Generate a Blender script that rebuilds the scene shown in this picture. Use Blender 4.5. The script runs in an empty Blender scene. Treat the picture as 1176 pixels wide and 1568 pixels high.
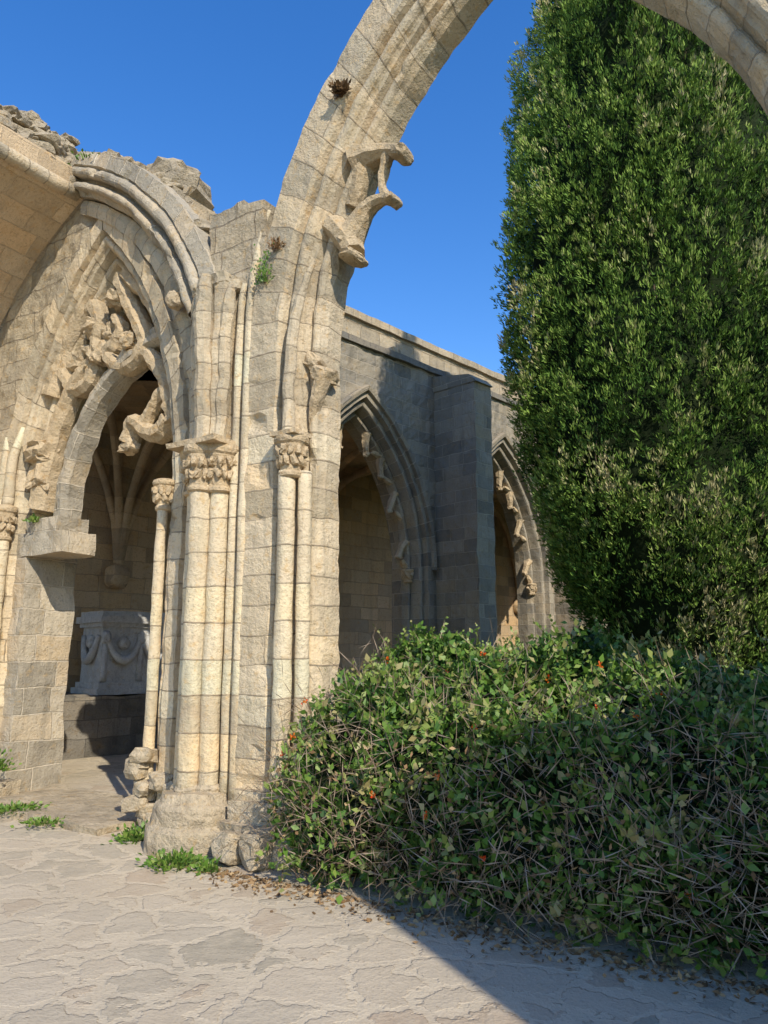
import bpy, bmesh, math, random
import numpy as np
from mathutils import Vector, Matrix, noise
random.seed(7); rng=np.random.default_rng(7)
scene=bpy.context.scene
SX,SY=.42,-.9075   # horizontal direction towards the sun
# ------------------------------------------------------------ frames
def frame(ox,oy,ax,ay):
    l=math.hypot(ax,ay); ax/=l; ay/=l
    return Matrix(((ax,-ay,0,ox),(ay,ax,0,oy),(0,0,1,0),(0,0,0,1)))
FA=frame(-.8,6.2,.842,-.539)      # near arcade wall : x along wall, y away from viewer
FC=frame(-.7,13.0,.702,.712)      # far arcade
FW=Matrix.Identity(4)
# ------------------------------------------------------------ materials
class NT:
    def __init__(s,name):
        s.m=bpy.data.materials.new(name); s.m.use_nodes=True
        s.t=s.m.node_tree; s.t.nodes.clear()
    def n(s,typ,**k):
        nd=s.t.nodes.new(typ)
        for a,b in k.items(): setattr(nd,a,b)
        return nd
    def l(s,a,b): s.t.links.new(a,b)
    def put(s,sock,v):
        if hasattr(v,'node'): s.l(v,sock)
        else: sock.default_value=v
    def noise(s,vec,scale,detail=4,rough=.55):
        nd=s.n('ShaderNodeTexNoise'); nd.inputs['Scale'].default_value=scale
        nd.inputs['Detail'].default_value=detail; nd.inputs['Roughness'].default_value=rough
        s.l(vec,nd.inputs['Vector']); return nd.outputs['Fac']
    def math(s,op,a,b=0.,c=0.):
        nd=s.n('ShaderNodeMath',operation=op); s.put(nd.inputs[0],a); s.put(nd.inputs[1],b); s.put(nd.inputs[2],c); return nd.outputs[0]
    def mr(s,v,a,b,c=0.,d=1.):
        nd=s.n('ShaderNodeMapRange'); s.put(nd.inputs[0],v)
        for i,x in enumerate((a,b,c,d)): nd.inputs[i+1].default_value=x
        return nd.outputs[0]
    def mix(s,f,a,b,mode='MIX'):
        nd=s.n('ShaderNodeMix',data_type='RGBA',blend_type=mode)
        s.put(nd.inputs[0],f); 
        for i,x in ((6,a),(7,b)):
            if isinstance(x,tuple): x=(*x,1) if len(x)==3 else x
            s.put(nd.inputs[i],x)
        return nd.outputs[2]
    def ramp(s,f,stops):
        nd=s.n('ShaderNodeValToRGB'); cr=nd.color_ramp
        while len(cr.elements)<len(stops): cr.elements.new(.5)
        for e,(p,c) in zip(cr.elements,stops): e.position=p; e.color=(*c,1)
        s.l(f,nd.inputs[0]); return nd.outputs[0]
    def finish(s,col,rough=.9,height=None,dist=.02,strength=1.,spec=.2,trans=0):
        p=s.n('ShaderNodeBsdfPrincipled'); s.put(p.inputs['Base Color'],col); s.put(p.inputs['Roughness'],rough)
        p.inputs['Specular IOR Level'].default_value=spec
        if height is not None:
            b=s.n('ShaderNodeBump'); b.inputs['Distance'].default_value=dist; b.inputs['Strength'].default_value=strength
            s.l(height,b.inputs['Height']); s.l(b.outputs[0],p.inputs['Normal'])
        o=s.n('ShaderNodeOutputMaterial'); sh=p.outputs[0]
        if trans:
            tr=s.n('ShaderNodeBsdfTranslucent'); s.put(tr.inputs[0],col)
            mx=s.n('ShaderNodeMixShader'); mx.inputs[0].default_value=trans
            s.l(sh,mx.inputs[1]); s.l(tr.outputs[0],mx.inputs[2]); sh=mx.outputs[0]
        s.l(sh,o.inputs[0]); return s.m
def stone(name,c1,c2,mortar,bw=.55,rh=.29,weather=.6,grey=(.28,.25,.195),msize=.007,bump=1.,zlo=2.5,zhi=6.5,nobrick=False,streak=.5,mvis=1.):
    N=NT(name)
    uv=N.n('ShaderNodeUVMap').outputs[0]; ob=N.n('ShaderNodeTexCoord').outputs['Object']
    geo=N.n('ShaderNodeNewGeometry').outputs['Position']
    if not nobrick:
        nv=N.n('ShaderNodeTexNoise'); nv.inputs['Scale'].default_value=2.6; nv.inputs['Detail'].default_value=2; N.l(ob,nv.inputs['Vector'])
        sub=N.n('ShaderNodeVectorMath',operation='SUBTRACT'); N.l(nv.outputs['Color'],sub.inputs[0]); sub.inputs[1].default_value=(.5,.5,.5)
        sc=N.n('ShaderNodeVectorMath',operation='SCALE'); N.l(sub.outputs[0],sc.inputs[0]); sc.inputs['Scale'].default_value=.06
        ad=N.n('ShaderNodeVectorMath',operation='ADD'); N.l(uv,ad.inputs[0]); N.l(sc.outputs[0],ad.inputs[1])
        br=N.n('ShaderNodeTexBrick'); N.l(ad.outputs[0],br.inputs['Vector'])
        br.inputs['Scale'].default_value=1; br.inputs['Mortar Size'].default_value=msize; br.inputs['Mortar Smooth'].default_value=.4
        br.inputs['Brick Width'].default_value=bw; br.inputs['Row Height'].default_value=rh; br.inputs['Bias'].default_value=0
        br.inputs['Color1'].default_value=(0,0,0,1); br.inputs['Color2'].default_value=(1,1,1,1); br.inputs['Mortar'].default_value=(.5,.5,.5,1)
        br.offset=.43; br.squash=.75; br.squash_frequency=3
    big=N.noise(ob,.9,3,.6); mid=N.noise(ob,5,4,.7); fine=N.noise(ob,34,4,.75)
    if nobrick: col=N.mix(N.mr(mid,.3,.7),c2,c1)
    else:
        col=N.ramp(br.outputs['Color'],[(0,tuple(x*.72 for x in c2)),(.22,c2),(.5,c1),(.72,(c1[0]*1.05,c1[1]*.95,c1[2]*.82)),(.9,tuple(min(.76,x*1.16) for x in c1)),(1,tuple(.5*(a+b) for a,b in zip(c2,grey)))])
    z=N.n('ShaderNodeSeparateXYZ'); N.l(geo,z.inputs[0])
    zf=N.mr(z.outputs[2],zlo,zhi)
    g=N.math('ADD',N.math('MULTIPLY',zf,.24),N.math('ADD',N.math('MULTIPLY',big,.6),N.math('MULTIPLY',mid,.4)))
    gm=N.math('MULTIPLY',N.mr(g,.50,.74),weather)
    col=N.mix(gm,col,grey)
    mp=N.n('ShaderNodeMapping'); mp.inputs['Scale'].default_value=(5,5,.55); N.l(geo,mp.inputs[0])
    st=N.noise(mp.outputs[0],1.,4,.7); col=N.mix(N.math('MULTIPLY',N.mr(st,.50,.70),streak),col,tuple(x*.5 for x in grey))
    col=N.mix(N.mr(mid,.35,.65,0,.3),col,tuple(min(.72,x*1.12) for x in c1))
    col=N.mix(N.mr(fine,.54,.72,0,.65),col,tuple(x*.38 for x in c2))
    lic=N.mr(N.noise(ob,11,3,.7),.56,.70,0,.6); col=N.mix(lic,col,(c1[0]*.80,c1[1]*.66,c1[2]*.45))
    h=N.math('ADD',N.math('MULTIPLY',fine,.55),N.math('MULTIPLY',mid,1.))
    if not nobrick:
        col=N.mix(N.math('MULTIPLY',br.outputs['Fac'],N.mr(mid,.35,.6,.25*mvis,.95*mvis)),col,mortar)
        h=N.math('SUBTRACT',h,N.math('MULTIPLY',br.outputs['Fac'],.6))
        h=N.math('ADD',h,N.math('MULTIPLY',br.outputs['Color'],.2))
    return N.finish(col,.93,h,.032,bump,.12)
M_pier=stone('limestone_pier',(.72,.585,.395),(.63,.50,.33),(.32,.245,.165),weather=.25,bw=3.,rh=.31,zlo=3,streak=.45)
M_ring=stone('limestone_arch',(.68,.545,.365),(.55,.435,.285),(.28,.22,.15),weather=.45,bw=3.,rh=.25,streak=.5,grey=(.32,.285,.225))
M_wall=stone('limestone_wall',(.62,.495,.325),(.47,.375,.25),(.28,.22,.155),weather=.65,bump=1.25,streak=.65)
M_grey=stone('shaded_grey_stone',(.40,.345,.255),(.26,.23,.18),(.48,.41,.31),weather=.5,grey=(.18,.168,.142),bw=.5,rh=.25,zlo=0,zhi=8,msize=.010)  # darker greys paint shade into the limestone, on top of its weathering
M_mid=stone('jamb_stone',(.54,.455,.33),(.38,.325,.24),(.60,.51,.38),weather=.55,grey=(.26,.24,.20),bw=.5,rh=.3,zlo=0,zhi=8,msize=.010,streak=.4)
M_warm=stone('vault_stone',(.64,.475,.295),(.57,.42,.255),(.46,.345,.215),weather=.12,bw=.6,rh=.3,streak=.3,mvis=.6)
M_int=stone('gallery_stone',(.58,.42,.25),(.46,.335,.205),(.36,.27,.18),weather=.25,bw=.6,rh=.3,streak=.3)
M_dark=stone('old_dark_stone',(.27,.24,.195),(.17,.155,.13),(.10,.09,.08),weather=.4,grey=(.12,.12,.11))
M_carv=stone('carved_limestone',(.66,.50,.31),(.50,.375,.225),(.3,.3,.3),weather=.35,nobrick=True,bump=1.4,streak=.5)
M_rub=stone('rubble_stone',(.63,.51,.345),(.40,.325,.225),(.3,.3,.3),weather=.45,nobrick=True,bump=1.7)
M_marb=stone('grey_marble',(.68,.66,.61),(.48,.475,.46),(.3,.3,.3),weather=.3,nobrick=True,grey=(.34,.34,.34),streak=.25)
def leafmat(name,stops,trans=.25,rough=.5,spec=.3):
    N=NT(name); a=N.n('ShaderNodeAttribute',attribute_name='tint').outputs['Fac']
    return N.finish(N.ramp(a,stops),rough,spec=spec,trans=trans)
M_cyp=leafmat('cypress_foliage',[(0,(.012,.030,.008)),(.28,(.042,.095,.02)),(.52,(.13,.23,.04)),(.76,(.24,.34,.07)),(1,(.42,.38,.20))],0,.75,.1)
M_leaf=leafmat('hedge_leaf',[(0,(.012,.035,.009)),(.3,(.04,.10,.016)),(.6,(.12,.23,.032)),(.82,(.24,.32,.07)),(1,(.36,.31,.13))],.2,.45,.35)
M_dleaf=leafmat('dark_hedge_leaf',[(0,(.010,.025,.008)),(.5,(.028,.07,.016)),(1,(.07,.14,.03))],0,.5)
M_dry=leafmat('dry_leaf',[(0,(.10,.06,.03)),(.5,(.26,.16,.08)),(1,(.42,.30,.16))],0,.8,.1)
M_twig=leafmat('twig',[(0,(.12,.08,.05)),(1,(.36,.28,.20))],0,.9,.1)
M_flow=leafmat('orange_flower',[(0,(.65,.05,.01)),(1,(.75,.22,.02))],.3)
def plain(name,c1,c2,scale=6,rough=.95,dist=.03):
    N=NT(name); ob=N.n('ShaderNodeTexCoord').outputs['Object']; f=N.noise(ob,scale,4,.65)
    return N.finish(N.mix(N.mr(f,.3,.7),c1,c2),rough,f,dist,spec=.1)
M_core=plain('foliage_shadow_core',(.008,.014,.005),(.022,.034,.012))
M_bark=plain('bark',(.12,.085,.055),(.25,.19,.13),14)
M_soil=plain('soil_ground',(.12,.10,.06),(.08,.12,.035),2)
M_lawn=plain('lawn_grass',(.05,.12,.02),(.12,.20,.04),9)
def paving():
    N=NT('flagstone_paving'); ob=N.n('ShaderNodeTexCoord').outputs['Object']
    nv=N.n('ShaderNodeTexNoise'); nv.inputs['Scale'].default_value=2.6; nv.inputs['Detail'].default_value=5; nv.inputs['Roughness'].default_value=.62; N.l(ob,nv.inputs['Vector'])
    sc=N.n('ShaderNodeVectorMath',operation='SCALE'); N.l(nv.outputs['Color'],sc.inputs[0]); sc.inputs['Scale'].default_value=.5
    ad=N.n('ShaderNodeVectorMath',operation='ADD'); N.l(ob,ad.inputs[0]); N.l(sc.outputs[0],ad.inputs[1])
    v1=N.n('ShaderNodeTexVoronoi',feature='DISTANCE_TO_EDGE'); v2=N.n('ShaderNodeTexVoronoi',feature='F1')
    for v in (v1,v2): v.inputs['Scale'].default_value=2.9; N.l(ad.outputs[0],v.inputs['Vector']); v.inputs['Randomness'].default_value=1
    sp=N.n('ShaderNodeSeparateColor'); N.l(v2.outputs['Color'],sp.inputs[0]); r=sp.outputs[0]; r2=sp.outputs[1]
    big=N.noise(ob,.7,4,.6); mid=N.noise(ob,7,5,.7); fine=N.noise(ob,55,4,.75); mid2=N.noise(ob,2.2,4,.7)
    col=N.ramp(r,[(0,(.37,.32,.235)),(.3,(.46,.395,.295)),(.55,(.55,.465,.345)),(.8,(.50,.415,.30)),(1,(.45,.345,.24))])
    grout=(.60,.505,.365)
    ew=N.math('MULTIPLY',N.math('ADD',mid,mid2),.085)
    dd=N.math('SUBTRACT',v1.outputs['Distance'],ew)
    edge=N.mr(dd,-.02,.018,1,0)
    col=N.mix(N.mr(mid,.40,.64,0,.55),col,(.57,.48,.35))
    col=N.mix(N.math('MULTIPLY',edge,N.mr(mid2,.3,.6,1.,.6)),col,grout)
    thin=N.mr(N.math('ABSOLUTE',N.math('SUBTRACT',dd,.012)),0,.012,1,0)
    col=N.mix(N.math('MULTIPLY',thin,N.math('MULTIPLY',N.mr(r2,.3,.9,.1,.85),N.mr(mid2,.42,.58,.1,1))),col,(.24,.165,.10))
    col=N.mix(N.mr(big,.42,.66,0,.45),col,(.42,.345,.245))
    col=N.mix(N.mr(fine,.54,.72,0,.55),col,(.26,.21,.145))
    h=N.math('ADD',N.math('MULTIPLY',mid,.9),N.math('MULTIPLY',fine,.4)); h=N.math('SUBTRACT',h,N.math('MULTIPLY',edge,.3))
    return N.finish(col,.88,h,.02,.9,.15)
M_pave=paving()
# ------------------------------------------------------------ objects
def empty(name):
    e=bpy.data.objects.new(name,None); scene.collection.objects.link(e); return e
def nz(p,sc,seed=0.): return noise.noise(Vector((p[0]*sc+seed,p[1]*sc+seed*1.7,p[2]*sc-seed)))
class Bd:
    def __init__(s): s.v=[];s.f=[];s.uv=[];s.n=0
    def add(s,V,F,UV=None):
        V=np.asarray(V,float).reshape(-1,3); s.v.append(V)
        s.f+=[tuple(int(i)+s.n for i in f) for f in F]
        s.uv.append(np.full((len(V),2),np.nan) if UV is None else np.asarray(UV,float)); s.n+=len(V)
    def rough(s,amp,sc,seed=3.):
        for V in s.v:
            for i in range(len(V)):
                p=V[i].copy()
                V[i,0]+=amp*nz(p,sc,seed)+amp*.5*nz(p,sc*3.1,seed); V[i,1]+=amp*nz(p,sc,seed+9)+amp*.5*nz(p,sc*3.1,seed+5); V[i,2]+=amp*nz(p,sc,seed+21)*.7
        return s
    def make(s,name,mat,parent=None,M=FW,smooth=False):
        V=np.concatenate(s.v); me=bpy.data.meshes.new(name); me.from_pydata(V.tolist(),[],s.f); me.update()
        UV=np.concatenate(s.uv); nl=len(me.loops); vi=np.empty(nl,int); me.loops.foreach_get('vertex_index',vi)
        npoly=len(me.polygons); nn=np.empty(npoly*3); me.polygons.foreach_get('normal',nn); nn=np.abs(nn.reshape(-1,3))
        lt=np.empty(npoly,int); me.polygons.foreach_get('loop_total',lt); nn=np.repeat(nn,lt,axis=0)
        P=V[vi]; k=nn.argmax(1)
        bx=np.where((k==0)[:,None],P[:,[1,2]],np.where((k==1)[:,None],P[:,[0,2]],P[:,[0,1]]))
        u=UV[vi]; u=np.where(np.isnan(u),bx,u)
        l=me.uv_layers.new(name='UVMap'); l.data.foreach_set('uv',u.astype(np.float32).ravel())
        if smooth: me.polygons.foreach_set('use_smooth',np.ones(npoly,bool))
        me.materials.append(mat); o=bpy.data.objects.new(name,me); scene.collection.objects.link(o)
        o.matrix_world=M
        if parent: o.parent=parent
        return o
def gridF(a,b,wrap=False):
    F=[]
    for i in range(a-1):
        for j in range(b-1 if not wrap else b):
            j2=(j+1)%b; F.append((i*b+j,i*b+j2,(i+1)*b+j2,(i+1)*b+j))
    return F
def box(B,x0,x1,y0,y1,z0,z1,cell=.15):
    def ax(a,b): return np.linspace(a,b,max(2,int(abs(b-a)/cell)+2))
    X,Y,Z=ax(x0,x1),ax(y0,y1),ax(z0,z1)
    for c,flip in ((x0,1),(x1,0)):
        V=[(c,y,z) for y in Y for z in Z]; F=gridF(len(Y),len(Z)); B.add(V,[f[::-1] for f in F] if not flip else F)
    for c,flip in ((y0,0),(y1,1)):
        V=[(x,c,z) for x in X for z in Z]; F=gridF(len(X),len(Z)); B.add(V,[f[::-1] for f in F] if not flip else F)
    for c,flip in ((z0,1),(z1,0)):
        V=[(x,y,c) for x in X for y in Y]; F=gridF(len(X),len(Y)); B.add(V,F if flip else [f[::-1] for f in F])
def tube(B,pts,rad,sides=10,sub=4,caps=True,rot=0.,flat=1.):
    P=[Vector(p) for p in pts]; R=rad if isinstance(rad,(list,tuple)) else [rad]*len(P)
    Q=[];RR=[]
    if len(P)>2:
        for i in range(len(P)-1):
            p0=P[max(i-1,0)];p1=P[i];p2=P[i+1];p3=P[min(i+2,len(P)-1)]
            for k in range(sub):
                t=k/sub; Q.append(.5*((2*p1)+(p2-p0)*t+(2*p0-5*p1+4*p2-p3)*t*t+(3*p1-p0-3*p2+p3)*t**3)); RR.append(R[i]*(1-t)+R[i+1]*t)
        Q.append(P[-1]);RR.append(R[-1])
    else:
        n=max(2,int((P[1]-P[0]).length/.12)+1)
        for k in range(n): t=k/(n-1); Q.append(P[0].lerp(P[1],t)); RR.append(R[0]*(1-t)+R[1]*t)
    V=[];U=[];L=Q[0].z
    for i,q in enumerate(Q):
        t=(Q[min(i+1,len(Q)-1)]-Q[max(i-1,0)]).normalized(); ref=Vector((0,1,0)) if abs(t.y)<.9 else Vector((1,0,0))
        a=t.cross(ref).normalized(); b=a.cross(t)
        if i: L+=(q-Q[i-1]).length
        for k in range(sides):
            an=2*math.pi*k/sides+rot; V.append(q+RR[i]*(math.cos(an)*a+math.sin(an)*b*flat)); U.append((k/sides*.3,L))
    F=gridF(len(Q),sides,True)
    if caps: F.append(tuple(range(sides))[::-1]); F.append(tuple((len(Q)-1)*sides+k for k in range(sides)))
    B.add([tuple(v) for v in V],F,U)
def lathe(B,cx,cy,prof,sides=20,sq=None):
    V=[];U=[]
    for r,z in prof:
        for k in range(sides):
            a=2*math.pi*k/sides; V.append((cx+r*math.cos(a),cy+r*math.sin(a),z)); U.append((k/sides*.4,z))
    F=gridF(len(prof),sides,True); F=[f[::-1] for f in F]
    F.append(tuple(range(sides))[::-1]); F.append(tuple((len(prof)-1)*sides+k for k in range(sides)))
    B.add(V,F,U)
bm=bmesh.new(); bmesh.ops.create_icosphere(bm,subdivisions=3,radius=1)
ICO=np.array([v.co[:] for v in bm.verts]); ICOF=[tuple(v.index for v in f.verts) for f in bm.faces]; bm.free()
bm=bmesh.new(); bmesh.ops.create_icosphere(bm,subdivisions=2,radius=1)
ICO2=np.array([v.co[:] for v in bm.verts]); ICOF2=[tuple(v.index for v in f.verts) for f in bm.faces]; bm.free()
def rock(B,c,size,boxy=.6,amp=.12,rot=None,seed=None,lo=False):
    I,IF=(ICO2,ICOF2) if lo else (ICO,ICOF)
    V=np.sign(I)*np.abs(I)**boxy; seed=random.random()*50 if seed is None else seed
    V=np.array([v*(1+amp*nz(v,1.7,seed)+amp*.5*nz(v,4.5,seed)) for v in V])*np.array(size)
    e=rot if rot is not None else [random.uniform(-.2,.2),random.uniform(-.2,.2),random.uniform(0,3)]
    R=np.array((Matrix.Rotation(e[2],3,'Z')@Matrix.Rotation(e[1],3,'Y')@Matrix.Rotation(e[0],3,'X')))
    B.add(V@R.T+np.array(c),IF)
def roll(r,n,rad,k=7): return [(r-rad*math.cos(math.pi*i/k),n-rad*math.sin(math.pi*i/k)) for i in range(k+1)]
def arch(B,cs,a,z0,h,prof,zb,sides='LR',t0=0.,t1=1.,step=.07,closed=True,seed=1.,amp=.006):
    R=(a*a+h*h)/(2*a)
    pr=[]
    for i in range(len(prof)):
        p=prof[i]; q=prof[(i+1)%len(prof)]
        if i==len(prof)-1 and not closed: pr.append(p); break
        m=max(1,int(math.hypot(p[0]-q[0],p[1]-q[1])/.07))
        for k in range(m): pr.append((p[0]+(q[0]-p[0])*k/m,p[1]+(q[1]-p[1])*k/m))
    if closed: pr.append(prof[0])
    cum=[0]
    for i in range(1,len(pr)): cum.append(cum[-1]+math.hypot(pr[i][0]-pr[i-1][0],pr[i][1]-pr[i-1][1]))
    al=R*math.acos((R-a)/R)
    nj=max(0,int((z0-zb)/step)) if zb is not None else 0; na=int(al/step)
    rows=[('j',zb+(z0-zb)*i/nj) for i in range(nj)] if nj else []
    rows+=[('a',t0+(t1-t0)*i/na) for i in range(na+1)]
    for sd in sides:
        sg=-1 if sd=='L' else 1; V=[];U=[]
        for kind,val in rows:
            for (r,n),cu in zip(pr,cum):
                if kind=='j': x=a+r; z=val; w=val
                else:
                    th=val*math.acos((R-a)/(R+r)); x=(a-R)+(R+r)*math.cos(th); z=z0+(R+r)*math.sin(th); w=z0+val*al
                p=(cs+sg*x,n,z); c_=math.floor(w/.25)*7.3; ch=amp*.5*noise.noise(Vector((c_,sg*3.+seed,cu*.8)))
                d=amp*(nz(p,3,seed)+.7*nz(p,10,seed))+ch; e=amp*(nz(p,4,seed+7)+.5*nz(p,11,seed+3))+ch
                cp=nz(p,5,seed+31)
                if cp>.42: e+=(cp-.42)*.14*(amp/.013)
                V.append((p[0]+sg*d,p[1]+e,p[2])); U.append((cu+(.37 if sd=='L' else 0),w))
        F=gridF(len(rows),len(pr)); 
        if sg>0: F=[f[::-1] for f in F]
        B.add(V,F,U)
def archz(s,cs,a,z0,h,r=0.):
    R=(a*a+h*h)/(2*a); x=abs(s-cs)
    v=(R+r)**2-(x+R-a)**2
    if x>a+r or v<0: return -1
    return z0+math.sqrt(v)
def wall(B,s0,s1,z0,z1,n0,n1,keep,cell,amp=.012,seed=2.):
    nx=int(round((s1-s0)/cell)); nzc=int(round((z1-z0)/cell)); dx=(s1-s0)/nx; dz=(z1-z0)/nzc
    K=np.zeros((nx+2,nzc+2),bool)
    for i in range(nx):
        for j in range(nzc): K[i+1,j+1]=keep(s0+(i+.5)*dx,z0+(j+.5)*dz)
    idx={};V=[];F=[]
    def vid(i,j,b):
        k=(i,j,b)
        if k not in idx:
            x=s0+i*dx; z=z0+j*dz; q=(x,b,z)
            o=amp*(nz(q,2.2,seed)+.7*nz(q,7,seed)+.4*nz(q,15,seed))
            edge=not(K[i,j] and K[i+1,j] and K[i,j+1] and K[i+1,j+1])
            jx=cell*.6*nz(q,6,seed+3) if edge else 0; jz=cell*.6*nz(q,6,seed+8) if edge else 0
            idx[k]=len(V); V.append((x+jx,(n1 if b else n0)+o,z+jz))
        return idx[k]
    for i in range(nx):
        for j in range(nzc):
            if not K[i+1,j+1]: continue
            a,b,c,d=(i,j),(i+1,j),(i+1,j+1),(i,j+1)
            F.append(tuple(vid(*p,0) for p in (a,b,c,d))); F.append(tuple(vid(*p,1) for p in (d,c,b,a)))
            for (p,q,di,dj) in ((a,b,0,-1),(b,c,1,0),(c,d,0,1),(d,a,-1,0)):
                if not K[i+1+di,j+1+dj]: F.append((vid(*q,0),vid(*p,0),vid(*p,1),vid(*q,1)))
    B.add(V,F)
def blades(name,P,D,L,W,tint,mat,parent=None,M=FW,fold=.15,smooth=False):
    n=len(P); D=D/np.linalg.norm(D,axis=1,keepdims=True)
    r=rng.normal(size=(n,3)); S=np.cross(D,r); S/=np.linalg.norm(S,axis=1,keepdims=True)+1e-9; N=np.cross(S,D)
    L=L[:,None];W=W[:,None]
    V=np.empty((n,4,3)); V[:,0]=P; V[:,1]=P+D*L*.45+S*W+N*W*fold*2; V[:,2]=P+D*L; V[:,3]=P+D*L*.45-S*W+N*W*fold*2
    me=bpy.data.meshes.new(name); me.vertices.add(n*4); me.vertices.foreach_set('co',V.astype(np.float32).ravel())
    me.loops.add(n*4); me.loops.foreach_set('vertex_index',np.arange(n*4,dtype=np.int32)); me.polygons.add(n)
    me.polygons.foreach_set('loop_start',np.arange(0,n*4,4,dtype=np.int32)); me.polygons.foreach_set('loop_total',np.full(n,4,np.int32))
    me.update(calc_edges=True)
    at=me.attributes.new('tint','FLOAT','POINT'); at.data.foreach_set('value',np.repeat(np.clip(tint,0,1),4).astype(np.float32))
    me.materials.append(mat); o=bpy.data.objects.new(name,me); scene.collection.objects.link(o); o.matrix_world=M
    if parent: o.parent=parent
    return o
# ============================================================ GROUND
B=Bd(); B.add([(-400,-400,0),(400,-400,0),(400,400,0),(-400,400,0)],[(0,1,2,3)]); B.make('ground',M_soil)
B=Bd(); B.add([(-14,-9,.004),(14,-9,.004),(9,.3,.004),(-.3,6.25,.004),(-5,9.3,.004),(-14,14,.004)],[(0,1,2,3,4,5)]); B.make('flagstone_pavement',M_pave)
B=Bd(); B.add([(-.5,6.4,.006),(9,.5,.006),(30,14,.006),(14,28,.006),(-1.5,12.4,.006)],[(0,1,2,3,4)]); B.make('lawn',M_lawn)
B=Bd(); B.add([(-.9,6.7,.008),(-1.6,12.3,.008),(12,26,.008),(9,30,.008),(-9.5,11,.008)],[(0,1,2,3,4)]); B.make('gallery_floor',M_pave)
# ============================================================ MAIN ARCH
E_arch=empty('ruined_gothic_arch')
CS,Z0,HH=1.95,4.2,3.17
prof=[(0,.48),(0,.27),(.02,.23)]+roll(.075,.21,.045)+[(.13,.21),(.15,.13),(.175,.12)]+roll(.25,.10,.06)+[(.33,.10),(.345,.03),(.37,.0),(.70,.0),(.70,.48)]
B=Bd(); arch(B,CS,1.78,Z0,HH,prof,.30,'L',amp=.015,step=.04); arch(B,CS,2.0,Z0,HH,prof,.30,'R',amp=.015,step=.04); B.make('arch_ring',M_ring,E_arch,FA)
B=Bd(); box(B,4.55,5.5,.06,.6,0,5.9); box(B,3.9,5.6,-.1,.55,0,.3); B.rough(.03,2); B.make('far_pier',M_wall,E_arch,FA)
B=Bd()
def T6(pts,r,flat=1.5): tube(B,pts,r,8,7,rot=.39,flat=flat)
T6([(.50,.27,6.02),(.68,.27,6.04),(.84,.27,6.02),(.97,.27,5.95)],[.15,.10,.06,.06])
rock(B,(.97,.27,5.94),(.065,.12,.055),.5,.2,[0,.3,0])
T6([(.58,.27,6.1),(.53,.27,5.85),(.44,.27,5.6)],[.10,.08,.06])
T6([(.83,.27,6.02),(.78,.27,5.86),(.76,.27,5.70),(.82,.27,5.56)],[.055,.038,.038,.045])
T6([(.86,.27,5.53),(.74,.27,5.58),(.58,.27,5.51),(.38,.27,5.25)],[.045,.05,.07,.12])
rock(B,(.87,.27,5.53),(.045,.11,.035),.5,.15,[0,-.3,0])
T6([(.26,.27,5.45),(.38,.27,5.3),(.46,.27,5.14)],[.13,.12,.09]); rock(B,(.45,.27,5.10),(.09,.15,.04),.5,.12,[0,.25,0])
T6([(.07,.2,3.55),(.13,.18,3.78),(.20,.18,3.98)],[.02,.05,.07]); rock(B,(.19,.22,4.02),(.09,.12,.07),.5,.25,[.1,.35,0]); rock(B,(.08,.2,4.16),(.10,.09,.07),.6,.25,[0,.8,0])
B.rough(.014,9); B.make('tracery_fragments',M_carv,E_arch,FA,False)
# ============================================================ CLUSTERED PIER
E_pier=empty('clustered_pier')
def pk(s,z): 
    return z<5.93+.07*nz((s,1,0),3,2)
B=Bd(); wall(B,-1.18,-.44,.25,6.0,.05,.62,pk,.05,.022); B.make('pier_core',M_wall,E_pier,FA)
B=Bd()
for s,n,r in ((-1.10,-.02,.085),(-.955,-.11,.095),(-.81,-.02,.085)): tube(B,[(s,n,.42),(s,n,3.12)],r,16)
tube(B,[(-.68,.04,.4),(-.68,.04,4.6),(-.66,.09,5.0)],[.045,.045,.03],10,12); tube(B,[(-.55,.03,.4),(-.55,.03,4.5),(-.53,.07,5.3),(-.45,.12,5.8)],[.05,.05,.045,.02],10,12)
for s,n,r in ((-.02,-.02,.075),(.10,.08,.06)): tube(B,[(s,n,.42),(s,n,3.12)],r,16)
B.rough(.010,4); B.make('shafts',M_pier,E_pier,FA,True)
B=Bd()
tube(B,[(-1.10,-.03,3.42),(-1.12,-.03,4.2),(-1.14,-.06,4.8),(-1.15,-.05,5.1)],[.075,.08,.085,.05],8,8)
tube(B,[(-.96,-.12,3.42),(-.965,-.13,4.2),(-.97,-.17,4.8),(-.97,-.15,5.14)],[.075,.085,.09,.06],8,8)
tube(B,[(-.82,-.04,3.42),(-.80,-.04,4.2),(-.77,-.05,4.8),(-.75,-.02,5.05)],[.06,.065,.07,.04],8,8)
tube(B,[(-.88,.0,3.42),(-.88,.0,5.12)],[.10,.13],8)
tube(B,[(-1.03,.0,3.42),(-1.04,-.0,5.15)],[.10,.13],8)
for i in range(9): rock(B,(-1.15+.05*i,random.uniform(-.1,.04),5.08+random.uniform(-.05,.06)),(.06,.08,.07),.6,.35,lo=True)
tube(B,[(-.02,-.02,3.4),(-.03,-.01,4.1),(.03,.03,4.7),(.10,.12,5.1)],[.06,.055,.045,.02],10,6)
B.rough(.020,5); B.make('vault_rib_springers',M_ring,E_pier,FA,False)
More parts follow.
